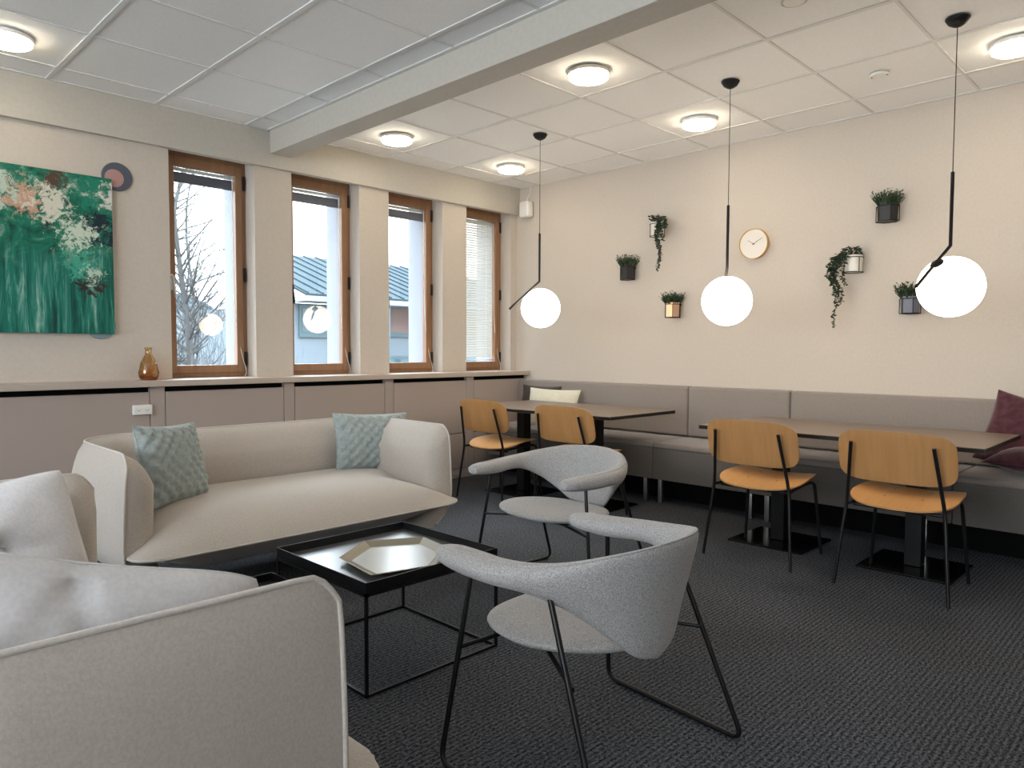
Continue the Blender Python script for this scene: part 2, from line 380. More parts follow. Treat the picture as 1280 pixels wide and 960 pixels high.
# ------------------------------------------------------------------ outdoors
g = box(BM(), (-40, .9, -3.2), (60, 70, -3.0)); o = struct('ground', g, M['snow'])
def building(x0, x1, y, label, eave, roofh, bands, posts, depth=8, brick=False):
    t = thing('building', label, 'building', ((x0+x1)/2, y, -3.0))
    L = (x1-x0)/2; e = eave+3
    obj('wall', box(BM(), (-L, 0, 0), (L, depth, e-.15)), M['facade'], t)
    bm = BM(); loft(bm, [[(-L-.05, -.7, e), (L+.05, -.7, e), (L+.05, -.7, e+.06), (-L-.05, -.7, e+.06)], [(-L-.05, depth/2, e+roofh), (L+.05, depth/2, e+roofh), (L+.05, depth/2, e+roofh+.06), (-L-.05, depth/2, e+roofh+.06)]])
    k = -L
    while k < L:
        loft(bm, [[(k, -.7, e+.05), (k+.04, -.7, e+.05), (k+.04, -.7, e+.1), (k, -.7, e+.1)], [(k, depth/2, e+roofh+.05), (k+.04, depth/2, e+roofh+.05), (k+.04, depth/2, e+roofh+.1), (k, depth/2, e+roofh+.1)]]); k += .42
    obj('roof', bm, M['roof'], t)
    obj('eave', box(BM(), (-L-.05, -.75, e-.13), (L+.05, .1, e)), M['whiteext'], t)
    for (z0, z1, w0, w1, brick) in bands:
        f = obj('window_frame', box(BM(), (w0-(x0+x1)/2, -.06, z0+3), (w1-(x0+x1)/2, .02, z1+3)), M['teal'], t)
        bm = BM(); xx = w0-(x0+x1)/2+.08; W2 = (w1-w0)/max(1, round((w1-w0)/1.0))
        while xx < w1-(x0+x1)/2-.1:
            box(bm, (xx, -.075, z0+3.12), (xx+W2-.12, -.055, z1+3-.09)); xx += W2
        obj('pane', bm, M['brick'] if brick else M['extglass'], f)
    for px in posts:
        obj('post', box(BM(), (px-(x0+x1)/2-.06, -.72, 0), (px-(x0+x1)/2+.06, -.6, e-.13)), M['teal'], t)
    return t
building(4.12, 12.9, 12.0, 'long pale building with ribbed metal roof and teal framed windows across the yard', 2.47, 1.55, [(1.45, 2.28, 4.25, 6.3, 0), (1.5, 2.4, 6.9, 8.7, 1), (.35, .95, 6.9, 8.7, 0)], [6.55, 7.75])
building(2.4, 8.5, 26, 'far pale hall behind the tree seen through the leftmost window', 2.35, 1.3, [(-.6, 1.9, 3.0, 7.5, 0)], [3.6, 6.0])

def tree(loc, h, seed, label, spread=1.0, path=None):
    rnd = random.Random(seed); bm = BM(); cnt = [0]
    def br(p, d, ln, r, lev):
        pts = [p.copy()]; rs = [r]; N = 7 if lev == 0 else 5
        for k in range(N):
            d = (d + Vector((rnd.uniform(-.2, .2)*(.35 if lev == 0 else 1), rnd.uniform(-.2, .2)*(.35 if lev == 0 else 1), rnd.uniform(-.04, .14)))).normalized()
            p = p + d*ln/N; pts.append(p.copy()); rs.append(r*(1-.8*(k+1)/N))
            if lev < 4 and (lev or k >= 2) and cnt[0] < 2600:
                for q in range(2):
                    a = rnd.uniform(0, 2*PI); side = Vector((math.cos(a), math.sin(a), rnd.uniform(.1, .7))).normalized()
                    if rnd.random() < .95: cnt[0] += 1; br(p, (d*.55+side*spread).normalized(), ln*rnd.uniform(.28, .5), max(.002, rs[-1]*.6), lev+1)
        tube(bm, pts, rs, 6 if lev < 2 else 3, cap=False)
    if path:
        P = catmull(path, 4); n_ = len(P); rs = [h*.0075*(1-.8*k/n_) for k in range(n_)]
        tube(bm, P, rs, 6, cap=False)
        for k in range(n_//4, n_-1):
            for q in range(3):
                a = rnd.uniform(0, 2*PI); br(P[k], Vector((math.cos(a), math.sin(a)*.6, rnd.uniform(.2, 1.1))).normalized(), rnd.uniform(.5, 1.3), rs[k]*.45, 2)
    else: br(Vector((0, 0, 0)), Vector((0, 0, 1)), h, h*.0085, 0)
    o = obj('bare_tree', bm, M['bark']); o.location = loc; tag(o, label, 'tree'); return o
tree((-1.19, 5.1, -3), 7.6, 3, 'tall bare branched tree outside the leftmost window', .8, [(0, 0, 0), (.03, 0, 1.6), (-.01, .02, 3.2), (-.01, 0, 4.1), (-.04, 0, 4.6), (-.09, .02, 5.1), (-.15, 0, 5.6), (-.17, 0, 6.0), (-.07, .02, 6.4), (.08, 0, 6.8), (.15, 0, 7.4)])
tree((.12, 8.4, -3), 5.6, 11, 'slimmer bare tree farther out behind the leftmost window', .8, [(0, 0, 0), (.05, 0, 2), (.0, 0, 4), (.06, 0, 5), (-.04, 0, 6), (-.02, 0, 6.8), (.15, 0, 7.6)])
bm = BM(); rnd = random.Random(5)
for k in range(700):
    px = rnd.uniform(-2.0, .9); py = rnd.uniform(5.5, 7); a = Vector((px, py, -3)); z = rnd.uniform(3.0, 4.6)
    tube(bm, [a, a+Vector((rnd.uniform(-.25, .25), rnd.uniform(-.2, .2), z*.6)), a+Vector((rnd.uniform(-.5, .5), rnd.uniform(-.3, .3), z))], [.006, .004, .002], 3, cap=False)
o = obj('bare_shrub', bm, M['bark']); o['kind'] = 'stuff'; tag(o, 'thicket of bare twiggy shrubs below the tree outside the leftmost window', 'shrub')

# ------------------------------------------------------------------ wall art, vase, socket
def painting_mat():
    mt = mat('abstract_paint', (.05, .25, .18), .45, spec=.3); n, l, b = nodes(mt)
    t = n.new('ShaderNodeTexCoord')
    def noise_(sc, st, det=5, rot=0, rough=.6):
        mp = n.new('ShaderNodeMapping'); mp.inputs['Scale'].default_value = st; l.new(t.outputs['Object'], mp.inputs[0])
        z = n.new('ShaderNodeTexNoise'); z.inputs['Scale'].default_value = sc; z.inputs['Detail'].default_value = det; z.inputs['Roughness'].default_value = rough; z.inputs['Distortion'].default_value = .6
        l.new(mp.outputs[0], z.inputs['Vector']); return z.outputs['Fac']
    def ramp(src, stops):
        r = n.new('ShaderNodeValToRGB'); cr = r.color_ramp
        while len(cr.elements) < len(stops): cr.elements.new(.5)
        for e, (p, c) in zip(cr.elements, stops): e.position = p; e.color = (*c, 1)
        l.new(src, r.inputs[0]); return r.outputs[0]
    def mix(f, a, bb):
        x = n.new('ShaderNodeMixRGB'); l.new(f, x.inputs[0]); l.new(a, x.inputs[1]); l.new(bb, x.inputs[2]); return x.outputs[0]
    top = ramp(noise_(7, (1, 1, 1), 10, rough=.72), [(.38, (.008, .035, .035)), (.46, (.006, .12, .075)), (.54, (.012, .18, .115)), (.61, (.24, .36, .29)), (.66, (.62, .62, .52)), (.74, (.55, .32, .22))])
    low = ramp(noise_(7, (3.4, 1, .28), 9, rough=.68), [(.34, (.008, .05, .045)), (.44, (.006, .11, .08)), (.54, (.02, .20, .15)), (.62, (.16, .36, .29)), (.69, (.50, .58, .48)), (.78, (.16, .08, .06))])
    sp = n.new('ShaderNodeSeparateXYZ'); l.new(t.outputs['Object'], sp.inputs[0])
    ad = n.new('ShaderNodeMath'); ad.operation = 'MULTIPLY_ADD'; ad.inputs[1].default_value = .35
    l.new(noise_(3, (1, 1, 1)), ad.inputs[0]); l.new(sp.outputs['Z'], ad.inputs[2])
    msk = ramp(ad.outputs[0], [(.58, (0, 0, 0)), (.74, (1, 1, 1))])
    col = mix(msk, low, top)
    # soft dark blotch, cream blotch
    def blob(cx, cz, rr, colr, colin, sc=9):
        v = n.new('ShaderNodeVectorMath'); v.operation = 'DISTANCE'; v.inputs[1].default_value = (cx, 0, cz); l.new(t.outputs['Object'], v.inputs[0])
        a2 = n.new('ShaderNodeMath'); a2.operation = 'MULTIPLY_ADD'; a2.inputs[1].default_value = rr*5; l.new(noise_(sc, (1, 1, 1), 7, rough=.75), a2.inputs[0]); l.new(v.outputs['Value'], a2.inputs[2])
        mk = ramp(a2.outputs[0], [(min(.97, rr*3.05), (1, 1, 1)), (min(.99, rr*3.35), (0, 0, 0))])
        rgb = n.new('ShaderNodeRGB'); rgb.outputs[0].default_value = (*colr, 1); return mix(mk, colin, rgb.outputs[0])
    col = blob(-.47, .78, .12, (.50, .30, .21), col, 16); col = blob(-.33, .76, .13, (.62, .60, .50), col, 22); col = blob(-.58, .82, .10, (.45, .55, .47), col, 18)
    col = blob(-.30, .93, .09, (.09, .05, .035), col, 14); col = blob(-.08, .64, .13, (.008, .022, .035), col, 13); col = blob(-.20, .60, .12, (.55, .64, .52), col, 34)
    col = blob(-.10, .86, .12, (.012, .20, .13), col, 9); col = blob(-.10, .30, .09, (.035, .025, .025), col, 18); col = blob(-.18, .42, .11, (.05, .34, .24), col, 30); col = blob(-.12, .36, .07, (.5, .6, .5), col, 40)
    col = blob(.01, .84, .10, (.66, .65, .60), col, 12)
    l.new(col, b.inputs['Base Color'])
    bp = n.new('ShaderNodeBump'); bp.inputs['Strength'].default_value = .4; bp.inputs['Distance'].default_value = .004
    l.new(noise_(14, (1, 1, 1), 6), bp.inputs['Height']); l.new(bp.outputs[0], b.inputs['Normal'])
    return mt
t = thing('painting', 'green abstract canvas painting with white drips on the left wall', 'painting', (-3.645, .038, 1.237))
obj('canvas', box(BM(), (-1.25, -.036, 0), (0, -.001, .96), .002), painting_mat(), t)
obj('stretcher_edge', box(BM(), (-1.246, -.030, .004), (.0025, -.0005, .956)), M['whitecush'], t)
def disc(loc, r, lab, m1, inner=None):
    t = thing('wall_disc', lab, 'wall decoration', loc)
    bm = BM()
    rings = [[(r*math.cos(a)*s, yy, r*math.sin(a)*s) for a in [2*PI*k/48 for k in range(48)]] for s, yy in ((1, 0), (1, -.008), (.97, -.011))]
    loft(bm, rings); obj('disc', bm, m1, t, 40)
    if inner:
        ox, oz, ri, mi = inner; bm = BM()
        loft(bm, [[(ox+ri*math.cos(2*PI*k/40), yy, oz+ri*math.sin(2*PI*k/40)) for k in range(40)] for yy in (-.010, -.0145)]); obj('centre_spot', bm, mi, t)
disc((-3.605, .0395, 2.222), .088, 'dark slate round disc with pink centre behind top corner of painting', M['navy'], (-.018, -.012, .055, M['pink']))
disc((-3.715, .0395, 1.29), .085, 'pale blue round disc peeking out under bottom corner of painting', M['bluedisc'])

t = thing('vase', 'amber glass vase with bubbled sides on the window ledge', 'vase', (-3.47, -.055, .945))
bm = BM(); prof = [(.001, .001), (.040, .001), (.050, .006), (.056, .028), (.058, .05), (.054, .08), (.046, .11), (.035, .138), (.024, .158), (.0185, .175), (.0185, .192), (.024, .209), (.022, .209), (.0165, .192), (.0165, .175), (.022, .157), (.033, .137), (.044, .11), (.052, .08), (.0555, .05), (.053, .028), (.047, .012), (.001, .010)]
seg = 48; rings = []
for i, (r, z) in enumerate(prof):
    am = .0032 if .02 < z < .15 else 0
    rings.append([((r+am*math.sin(6*a+(PI if int(z/.028) % 2 else 0)))*math.cos(a), (r+am*math.sin(6*a+(PI if int(z/.028) % 2 else 0)))*math.sin(a), z) for a in [2*PI*k/seg for k in range(seg)]])
loft(bm, rings); obj('glass_body', bm, M['amber'], t, 60)

t = thing('wall_socket', 'white double power socket on the taupe panel under the ledge', 'socket', (-3.532, -.1, .762))
obj('housing', box(BM(), (-.057, -.026, -.031), (.057, 0, .031), .006), M['white'], t, 40)
for sx in (-.025, .025):
    bm = BM(); rg = [[(sx+r*math.cos(2*PI*k/28), yy, r*math.sin(2*PI*k/28)) for k in range(28)] for r, yy in ((.0215, -.0262), (.0215, -.0285), (.019, -.0285), (.019, -.0268), (.001, -.0268))]
    loft(bm, rg); o = obj('outlet', bm, M['white'], t, 30)
    bm = BM()
    for hx in (-.0075, .0075): tube(bm, [(sx+hx, -.0268, .0), (sx+hx, -.0278, .0)], .0026, 8)
    box(bm, (sx-.005, -.0278, -.010), (sx+.005, -.0266, -.0075)); obj('pin_hole', bm, M['blackm'], o)

# ------------------------------------------------------------------ wall B fittings
t = thing('wall_speaker', 'small white wall speaker high in the corner by the windows', 'speaker', (0, -.14, 2.49))
obj('housing', box(BM(), (-.10, -.058, -.075), (-.015, .058, .075), .018, 4), M['white'], t, 50)
obj('grille', box(BM(), (-.1035, -.046, -.062), (-.098, .046, .062), .002), M['grid'], t)
obj('bracket', box(BM(), (-.02, -.02, -.03), (-.0005, .02, .03), .003), M['white'], t)
bm = BM(); tube(bm, catmull([(-.02, .02, .06), (-.012, .03, .11), (-.010, -.005, .16), (-.008, -.01, .2225)], 6), .003, 6); obj('cable', bm, M['white'], t, 60)

t = thing('wall_clock', 'round white wall clock with brass rim and thin black hands', 'clock', (0, -2.44, 1.94))
def ring_x(prof, seg=56): # lathe about -x axis
    return [[(-h, r*math.cos(2*PI*k/seg), r*math.sin(2*PI*k/seg)) for k in range(seg)] for r, h in prof]
bm = BM(); loft(bm, ring_x([(.108, .0005), (.112, .004), (.112, .040), (.108, .040), (.106, .030), (.01, .030)])); obj('rim', bm, M['gold'], t, 40)
bm = BM(); loft(bm, ring_x([(.1065, .0302), (.1065, .0312), (.01, .0312)])); obj('face', bm, M['potwhite'], t)
for nm, ang, ln in (('hour_hand', math.radians(120-68), .052), ('minute_hand', math.radians(-26), .078)):
    pass
def hand(nm, dy, dz, w_):
    bm = BM(); d = Vector((0, dy, dz)).normalized(); s = Vector((0, -d.z, d.y))*w_; e = Vector((0, dy, dz)); b0 = -d*.012
    pr = [b0-s, b0+s, e+s*.5, e-s*.5]
    loft(bm, [[(-.033, p.y, p.z) for p in pr], [(-.0345, p.y, p.z) for p in pr]]); obj(nm, bm, M['blackm'], t)
hand('hour_hand', .046, .03, .0016); hand('minute_hand', -.068, .038, .0014)
bm = BM(); loft(bm, ring_x([(.004, .032), (.004, .036)], 12)); obj('hub', bm, M['blackm'], t)

def blades(bm, n, r, h, rnd, c=(0, 0, 0)):
    for k in range(n):
        a = rnd.uniform(0, 2*PI); rr = r*math.sqrt(rnd.random())*.85; p = Vector((c[0]+rr*math.cos(a), c[1]+rr*math.sin(a), c[2]))
        d = Vector((math.cos(a)*rr/r, math.sin(a)*rr/r, 0))*.65+Vector((rnd.uniform(-.25, .25), rnd.uniform(-.25, .25), 1)); d.normalize()
        ln = h*rnd.uniform(.6, 1.1); s = d.cross(Vector((rnd.uniform(-1, 1), rnd.uniform(-1, 1), .2))).normalized(); w0 = .0028
        q = [p, p+d*ln*.5, p+d*ln+Vector((0, 0, -.01))]
        v = [bm.verts.new(q[0]-s*w0), bm.verts.new(q[0]+s*w0), bm.verts.new(q[1]+s*w0*1.3), bm.verts.new(q[1]-s*w0*1.3), bm.verts.new(q[2])]
        bm.faces.new(v[:4]); bm.faces.new((v[3], v[2], v[4]))
        for j in range(3):
            tt = rnd.uniform(.35, 1); pp = p+d*ln*tt; leaf(bm, pp, (d*.5+Vector((rnd.uniform(-1, 1), rnd.uniform(-1, 1), rnd.uniform(-.1, .5)))).normalized(), rnd.uniform(.012, .02), .004, rnd)
def leaf(bm, p, d, ln, w_, rnd):
    s = d.cross(Vector((rnd.uniform(-1, 1), rnd.uniform(-1, 1), rnd.uniform(-1, 1)))).normalized(); nrm = d.cross(s)
    a = bm.verts.new(p); b_ = bm.verts.new(p+d*ln*.4+s*w_); c_ = bm.verts.new(p+d*ln+nrm*ln*.08); e = bm.verts.new(p+d*ln*.4-s*w_); f = bm.verts.new(p+d*ln*.45-nrm*w_*.5)
    bm.faces.new((a, b_, f)); bm.faces.new((b_, c_, f)); bm.faces.new((c_, e, f)); bm.faces.new((e, a, f))
def planter(y, z, potm, trailing, lab, seed, w_=.068, hh=.105, potlift=.0, rnd_pot=False):
    rnd = random.Random(seed)
    t = thing('wall_planter', lab, 'planter', (0, y, z), 0, 'small wall planters')
    D = .125; cx = -.068
    n6 = 24 if rnd_pot else 6
    def poly(r, n=n6): return [(cx+r*math.cos(2*PI*(k+.5)/n)*.92, r*math.sin(2*PI*(k+.5)/n)) for k in range(n)]
    bm = BM()
    P1 = poly(w_*.86); P2 = poly(w_*.93); P3 = poly(w_*.82)
    top = hh+.015+potlift
    loft(bm, [[(x, yy, .004) for x, yy in P1], [(x, yy, top) for x, yy in P2], [(x, yy, top) for x, yy in P3], [(x, yy, top-.02) for x, yy in P3]])
    obj('pot', bm, potm, t, 30 if rnd_pot else None)
    bm = BM(); F6 = poly(w_*1.0)
    for zz in (.002, hh): tube(bm, [(x, yy, zz) for x, yy in F6], .0028, 6, closed=True)
    if rnd_pot: sel = [F6[k] for k in (3, 9, 15, 21)]
    else: sel = F6
    for x, yy in sel: tube(bm, [(x, yy, .002), (x, yy, hh)], .0028, 6)
    tube(bm, [(-.004, -.03, hh), (-.02, -.03, hh)], .0028); tube(bm, [(-.004, .03, hh), (-.02, .03, hh)], .0028); box(bm, (-.005, -.04, hh-.008), (-.0005, .04, hh+.004))
    obj('wire_frame', bm, M['blackm'], t)
    bm = BM(); loft(bm, [[(x, yy, top-.018) for x, yy in P3], [(x, yy, top-.012) for x, yy in poly(w_*.80)]]); obj('soil', bm, M['soil'], t)
    bm = BM()
    if not trailing:
        blades(bm, 190, w_*.95, .098, rnd, (cx, 0, top-.015))
    else:
        for k in range(90):
            a = rnd.uniform(0, 2*PI); rr = rnd.uniform(0, w_*.95); leaf(bm, Vector((cx+rr*math.cos(a), rr*math.sin(a), top+rnd.uniform(-.01, .05))), Vector((math.cos(a), math.sin(a), rnd.uniform(-.2, .9))).normalized(), rnd.uniform(.022, .034), .009, rnd)
        for (oy, length, sw) in trailing:
            p = Vector((cx-.05, oy*.5, top+.02)); pts = [p.copy()]; d = Vector((-.35, oy*4, .25))
            yy = p.y
            steps = int(length/.012)
            for k in range(steps):
                tg = Vector((rnd.uniform(-.25, .25), rnd.uniform(-.35, .35)+(oy-p.y)*5+sw*math.sin(k*.25), -1)); d = (d*.75+tg*.25).normalized(); p = p+d*.012
                p.x = max(min(p.x, -.012), -.16); pts.append(p.copy())
                if k > 1:
                    for q in range(2): leaf(bm, p.copy(), Vector((rnd.uniform(-1, 1), rnd.uniform(-1, 1), rnd.uniform(-.9, .3))).normalized(), rnd.uniform(.024, .038)*(1-.25*k/steps), .0085, rnd)
            tube(bm, pts, .0016, 4)
    obj('foliage', bm, M['leafdark'] if trailing else M['leaf'], t)
planter(-1.335, 1.742, M['potblack'], None, 'black wall planter with grassy plant, leftmost and below the trailing one', 1)
planter(-1.625, 2.075, M['potwhite'], [(-.07, .46, .5), (-.08, .38, .4), (-.13, .22, .6), (-.05, .14, .3), (-.16, .13, .5), (-.07, .25, .4), (-.10, .16, .5), (-.14, .10, .3)], 'white wall planter with dark trailing vine, left of the clock', 2, .062, .10, rnd_pot=True)
planter(-1.78, 1.412, M['copper'], None, 'copper toned hexagonal wall planter with grassy plant, left of middle lamp', 3)
planter(-3.372, 1.985, M['potblack'], None, 'black wall planter with grassy plant, highest on the right', 4, .07, .10)
planter(-3.165, 1.672, M['potwhite'], [(.05, .40, .5), (.08, .34, .4), (.03, .28, .5), (.09, .38, .3), (.02, .12, .5), (.065, .54, .4), (.09, .24, .7), (.00, .26, .5), (.06, .20, .4), (.04, .16, .6)], 'white wall planter with long trailing vine, right of the clock', 5, .066, .10, rnd_pot=True)
planter(-3.52, 1.387, M['potgrey'], None, 'slate blue hexagonal wall planter beside the rightmost globe lamp', 6, .062, .095)

# ------------------------------------------------------------------ lamps
def ceil_lamp(x, y, lab):
    t = thing('ceiling_lamp', lab, 'ceiling lamp', (x, y, H_CEIL), 0, 'round flush ceiling lamps')
    bm = BM(); lathe(bm, [(.114, -.0005), (.117, -.010), (.116, -.020), (.110, -.021), (.108, -.006), (.02, -.006)], 40); obj('rim', bm, M['white'], t, 30)
    bm = BM(); lathe(bm, [(.104, -.0065), (.109, -.020), (.110, -.036), (.100, -.043), (.07, -.046), (.01, -.047)], 40); obj('diffuser', bm, M['lamp'], t, 40)
    for a in (0, 120, 240):
        a = math.radians(a+50); bm = BM(); tube(bm, [(.1115*math.cos(a), .1115*math.sin(a), -.016), (.1115*math.cos(a), .1115*math.sin(a), -.034)], .002, 6); obj('clip', bm, M['steel'], t)
ceil_lamp(-.68, -.55, 'round ceiling lamp nearest the corner between windows and bench wall')
ceil_lamp(-.68, -2.35, 'round ceiling lamp between left and middle pendant, near the bench wall')
ceil_lamp(-.68, -4.15, 'round ceiling lamp cut by the right photo edge')
ceil_lamp(-1.88, -.55, 'round ceiling lamp nearest the windows right of the beam')
ceil_lamp(-1.88, -2.35, 'largest looking round ceiling lamp right of the beam')
ceil_lamp(-4.28, -.55, 'round ceiling lamp left of the beam above the painting')
ceil_lamp(-4.28, -2.95, 'round ceiling lamp above the near sofa, outside the picture')
ceil_lamp(-1.88, -5.35, 'round ceiling lamp behind the camera on the bench side')
ceil_lamp(-6.68, -4.15, 'round ceiling lamp at the far back of the room')
def detector(x, y, r, lab, ring):
    t = thing('smoke_detector', lab, 'smoke detector', (x, y, H_CEIL))
    bm = BM(); lathe(bm, [(r, 0), (r, -.006), (r*.9, -.012), (r*.3, -.014), (.005, -.014)], 32); obj('cover', bm, M['white'], t, 40)
    bm = BM()
    if ring: lathe(bm, [(r*1.12, .0), (r*1.12, -.009), (r*1.0, -.009), (r*1.0, -.0)], 32); obj('ring', bm, M['steel'], t, 40)
    else:
        bm.free()
        for s in (-1, 1): obj('clip', box(BM(), (-.004, s*r*.8-.003, -.0145), (.004, s*r*.8+.003, -.006)), M['blackm'], t)
detector(-1.90, -3.53, .05, 'small ceiling spot with dark ring at the top edge of the picture', True)
detector(-.715, -3.51, .05, 'small flat white ceiling sensor with two dark clips', False)

def pendant(x, y, zb, az, lab, glen=.30, off=(0, 0), r=.144):
    t = thing('pendant_lamp', lab, 'pendant lamp', (x, y, H_CEIL), 0, 'opal globe pendants on black stems')
    Z = H_CEIL
    bm = BM(); lathe(bm, [(.052, -.0005), (.052, -.004), (.040, -.024), (.022, -.036), (.006, -.042)], 32); obj('canopy', bm, M['blackm'], t, 40)
    bm = BM(); tube(bm, [(0, 0, -.04), (0, 0, 2.0-Z)], .0022, 6); obj('cord', bm, M['blackm'], t)
    d = Vector((math.cos(az)*.735, math.sin(az)*.735, -.678)); B = Vector((0, 0, zb-Z))
    bm = BM(); tube(bm, [(0, 0, 2.0-Z), B, B+d*glen], .0082, 10); obj('stem', bm, M['blackm'], t, 60)
    nrm = Vector((math.cos(az)*-.678, math.sin(az)*-.678, -.735)).normalized()
    ct = B + d*.125 + nrm*(r+.006)
    bm = BM(); rr = .02
    q = d.to_track_quat('Z', 'Y')
    bmesh.ops.create_uvsphere(bm, u_segments=16, v_segments=10, radius=1, matrix=Matrix.Translation(B+d*.125+nrm*.006) @ nrm.to_track_quat('Z', 'Y').to_matrix().to_4x4() @ Matrix.Diagonal((.032, .032, .012, 1)))
    obj('globe_mount', bm, M['blackm'], t, 60)
    bm = BM(); bmesh.ops.create_uvsphere(bm, u_segments=48, v_segments=32, radius=r, matrix=Matrix.Translation(ct)); obj('globe', bm, M['globe'], t, 80)
pendant(-1.19, -1.352, 1.65, math.radians(134), 'opal globe pendant lamp nearest the window corner')
pendant(-1.19, -2.85, 1.635, math.radians(35), 'middle opal globe pendant lamp in front of the clock wall')
pendant(-1.19, -4.005, 1.653, math.radians(157), 'rightmost and largest looking opal globe pendant lamp')

# ------------------------------------------------------------------ bench
t = thing('upholstered_bench', 'long grey-brown upholstered wall bench with high back', 'bench', (0, -2.2, 0))
Y0 = 2.2
def bb(nm, a, b, mm, bev=.012, par=None):
    return obj(nm, box(BM(), (a[0], a[1]+Y0, a[2]), (b[0], b[1]+Y0, b[2]), bev, 3), mm, par or t, 40)
for (y0, y1) in [(-.102, -1.955), (-1.96, -2.772), (-2.777, -4.75), (-4.755, -6.5)]:
    bb('backrest_panel', (-.115, y1, .472), (-.002, y0, .865), M['bench'], .020)
for (y0, y1) in [(-.12, -1.925), (-1.93, -3.9), (-3.905, -6.5)]:
    s = bb('seat_cushion', (-.56, y1, .418), (-.002, y0, .462), M['bench'], .014)
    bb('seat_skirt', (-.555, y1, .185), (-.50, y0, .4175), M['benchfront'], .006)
bb('seat_frame', (-.4995, -6.5, .205), (-.01, -.12, .4175), M['dark'], 0)  # shade below the seat is put into its near-black colour
for y in (-1.83, -1.96, -2.68, -2.80, -3.75, -.6, -4.9):
    bb('leg', (-.50, y-.016, 0), (-.47, y+.016, .205), M['steel'], .002)
bb('plinth', (-.32, -6.5, 0), (-.012, -.12, .205), M['dark'], 0)  # coloured near-black to paint the floor shadow under the bench

# ------------------------------------------------------------------ tables
def dining_table(x, y, lab):
    t = thing('dining_table', lab, 'table', (x, y, 0), 0, 'dark tables along the bench')
    bm = BM(); box(bm, (-.405, -.74, .676), (.405, .74, .699), .0015, 1, 1); box(bm, (-.404, -.739, .6985), (.404, .739, .7002), 0, 1, 0)
    obj('tabletop', bm, [M['tabletop'], M['tableedge']], t)
    for s in (-1, 1):
        obj('column', box(BM(), (-.115, s*.37-.04, .012), (-.035, s*.37+.04, .664), .003), M['blackm'], t)
        obj('base_plate', box(BM(), (-.295, s*.37-.225, 0), (.145, s*.37+.225, .010), .002), M['plate'], t)
        obj('top_bracket', box(BM(), (-.25, s*.37-.03, .664), (.20, s*.37+.03, .676), .001), M['blackm'], t)
dining_table(-.83, -1.30, 'dark rectangular table nearest the window corner')
dining_table(-.83, -3.445, 'dark rectangular table on the right, in front of the clock wall')

# ------------------------------------------------------------------ plywood chairs (face +x)
def sup(a, n): 
    c, s = math.cos(a), math.sin(a); return (math.copysign(abs(c)**(2/n), c), math.copysign(abs(s)**(2/n), s))
def dining_chair():
    t = thing('dining_chair', '', 'chair', (0, 0, 0), 0, 'oak plywood chairs with black legs')
    # backrest
    bm = BM(); top = []; NR, NA = 8, 48
    def back_pt(u, v):   # u across -1..1, v -1..1
        y = u*.258; z = .652+v*.124 - .004*u*u
        x = .006 + (-.028)*v + .040*u*u
        return Vector((x, y, z))
    def sheet(bm, fn, outline, th, nrm):
        A = []; Bq = []
        for side, off in ((0, 0), (1, th)):
            rings = []
            for r in range(NR+1):
                s = r/NR
                if r == 0: rings.append([bm.verts.new(fn(0, 0)+nrm*off)])
                else: rings.append([bm.verts.new(fn(outline(k)[0]*s, outline(k)[1]*s)+nrm*(off if r < NR else th*(.15 if side == 0 else .85))) for k in range(NA)])
            for r in range(NR):
                for k in range(NA):
                    a, b_ = rings[r+1][k], rings[r+1][(k+1) % NA]
                    if r == 0: bm.faces.new((rings[0][0], a, b_))
                    else: bm.faces.new((rings[r][k], a, b_, rings[r][(k+1) % NA]))
            A.append(rings[-1])
        for k in range(NA): bm.faces.new((A[0][k], A[0][(k+1) % NA], A[1][(k+1) % NA], A[1][k]))
    sheet(bm, back_pt, lambda k: sup(2*PI*k/NA, 4.6), .011, Vector((1, 0, -.05)))
    obj('backrest', bm, M['ply'], t, 50)
    def seat_pt(u, v):   # u fwd, v side
        wv = .236*(1-.06*u); x = .275+u*.205 - .045*(1-v*v)*max(0, -u); y = v*wv
        z = .452 + .012*u - .028*max(0, -u)**2*1.0 - .030*max(0, u-.55)**2*5 + .010*v*v - .012*(1-u*u)*(1-v*v)
        return Vector((x, y, z))
    bm = BM(); sheet(bm, seat_pt, lambda k: sup(2*PI*k/NA, 3.6), -.011, Vector((0, 0, 1)))
    obj('seat', bm, M['plyseat'], t, 50)
    for (u, v) in ((-.35, .35), (-.35, -.35), (.3, .35), (.3, -.35)):
        bm = BM(); p = seat_pt(u, v); tube(bm, [p+Vector((0, 0, -.002)), p+Vector((0, 0, .0012))], .0038, 10); obj('screw', bm, M['blackm'], t)
    for s in (-1, 1):
        bm = BM(); tube(bm, fillet([(0, s*.25, .004), (.050, s*.213, .42), (-.020, s*.178, .714)], .06), .0088, 10)
        obj('rear_leg', bm, M['black'], t, 50)
        bm = BM(); tube(bm, fillet([(.46, s*.228, .004), (.425, s*.195, .410), (.36, s*.185, .416), (.055, s*.205, .402)], .03), .0088, 10)
        obj('front_leg', bm, M['black'], t, 50)
    for xx, ww, zz in ((.10, .20, .392), (.36, .185, .408)):
        bm = BM(); tube(bm, [(xx, -ww, zz), (xx, ww, zz)], .008); obj('stretcher', bm, M['black'], t, 50)
    return t
dc = dining_chair(); dc.location = (-1.455, -.985, 0); dc['label'] = 'oak plywood chair nearest the window wall, left of the others'
dup(dc, (-1.475, -1.80, 0), 0, 'oak plywood chair partly behind the far lounge chair')
dup(dc, (-1.49, -3.145, 0), 0, 'left oak plywood chair of the two at the right table')
dup(dc, (-1.50, -3.868, 0), 0, 'rightmost oak plywood chair, nearest the camera')

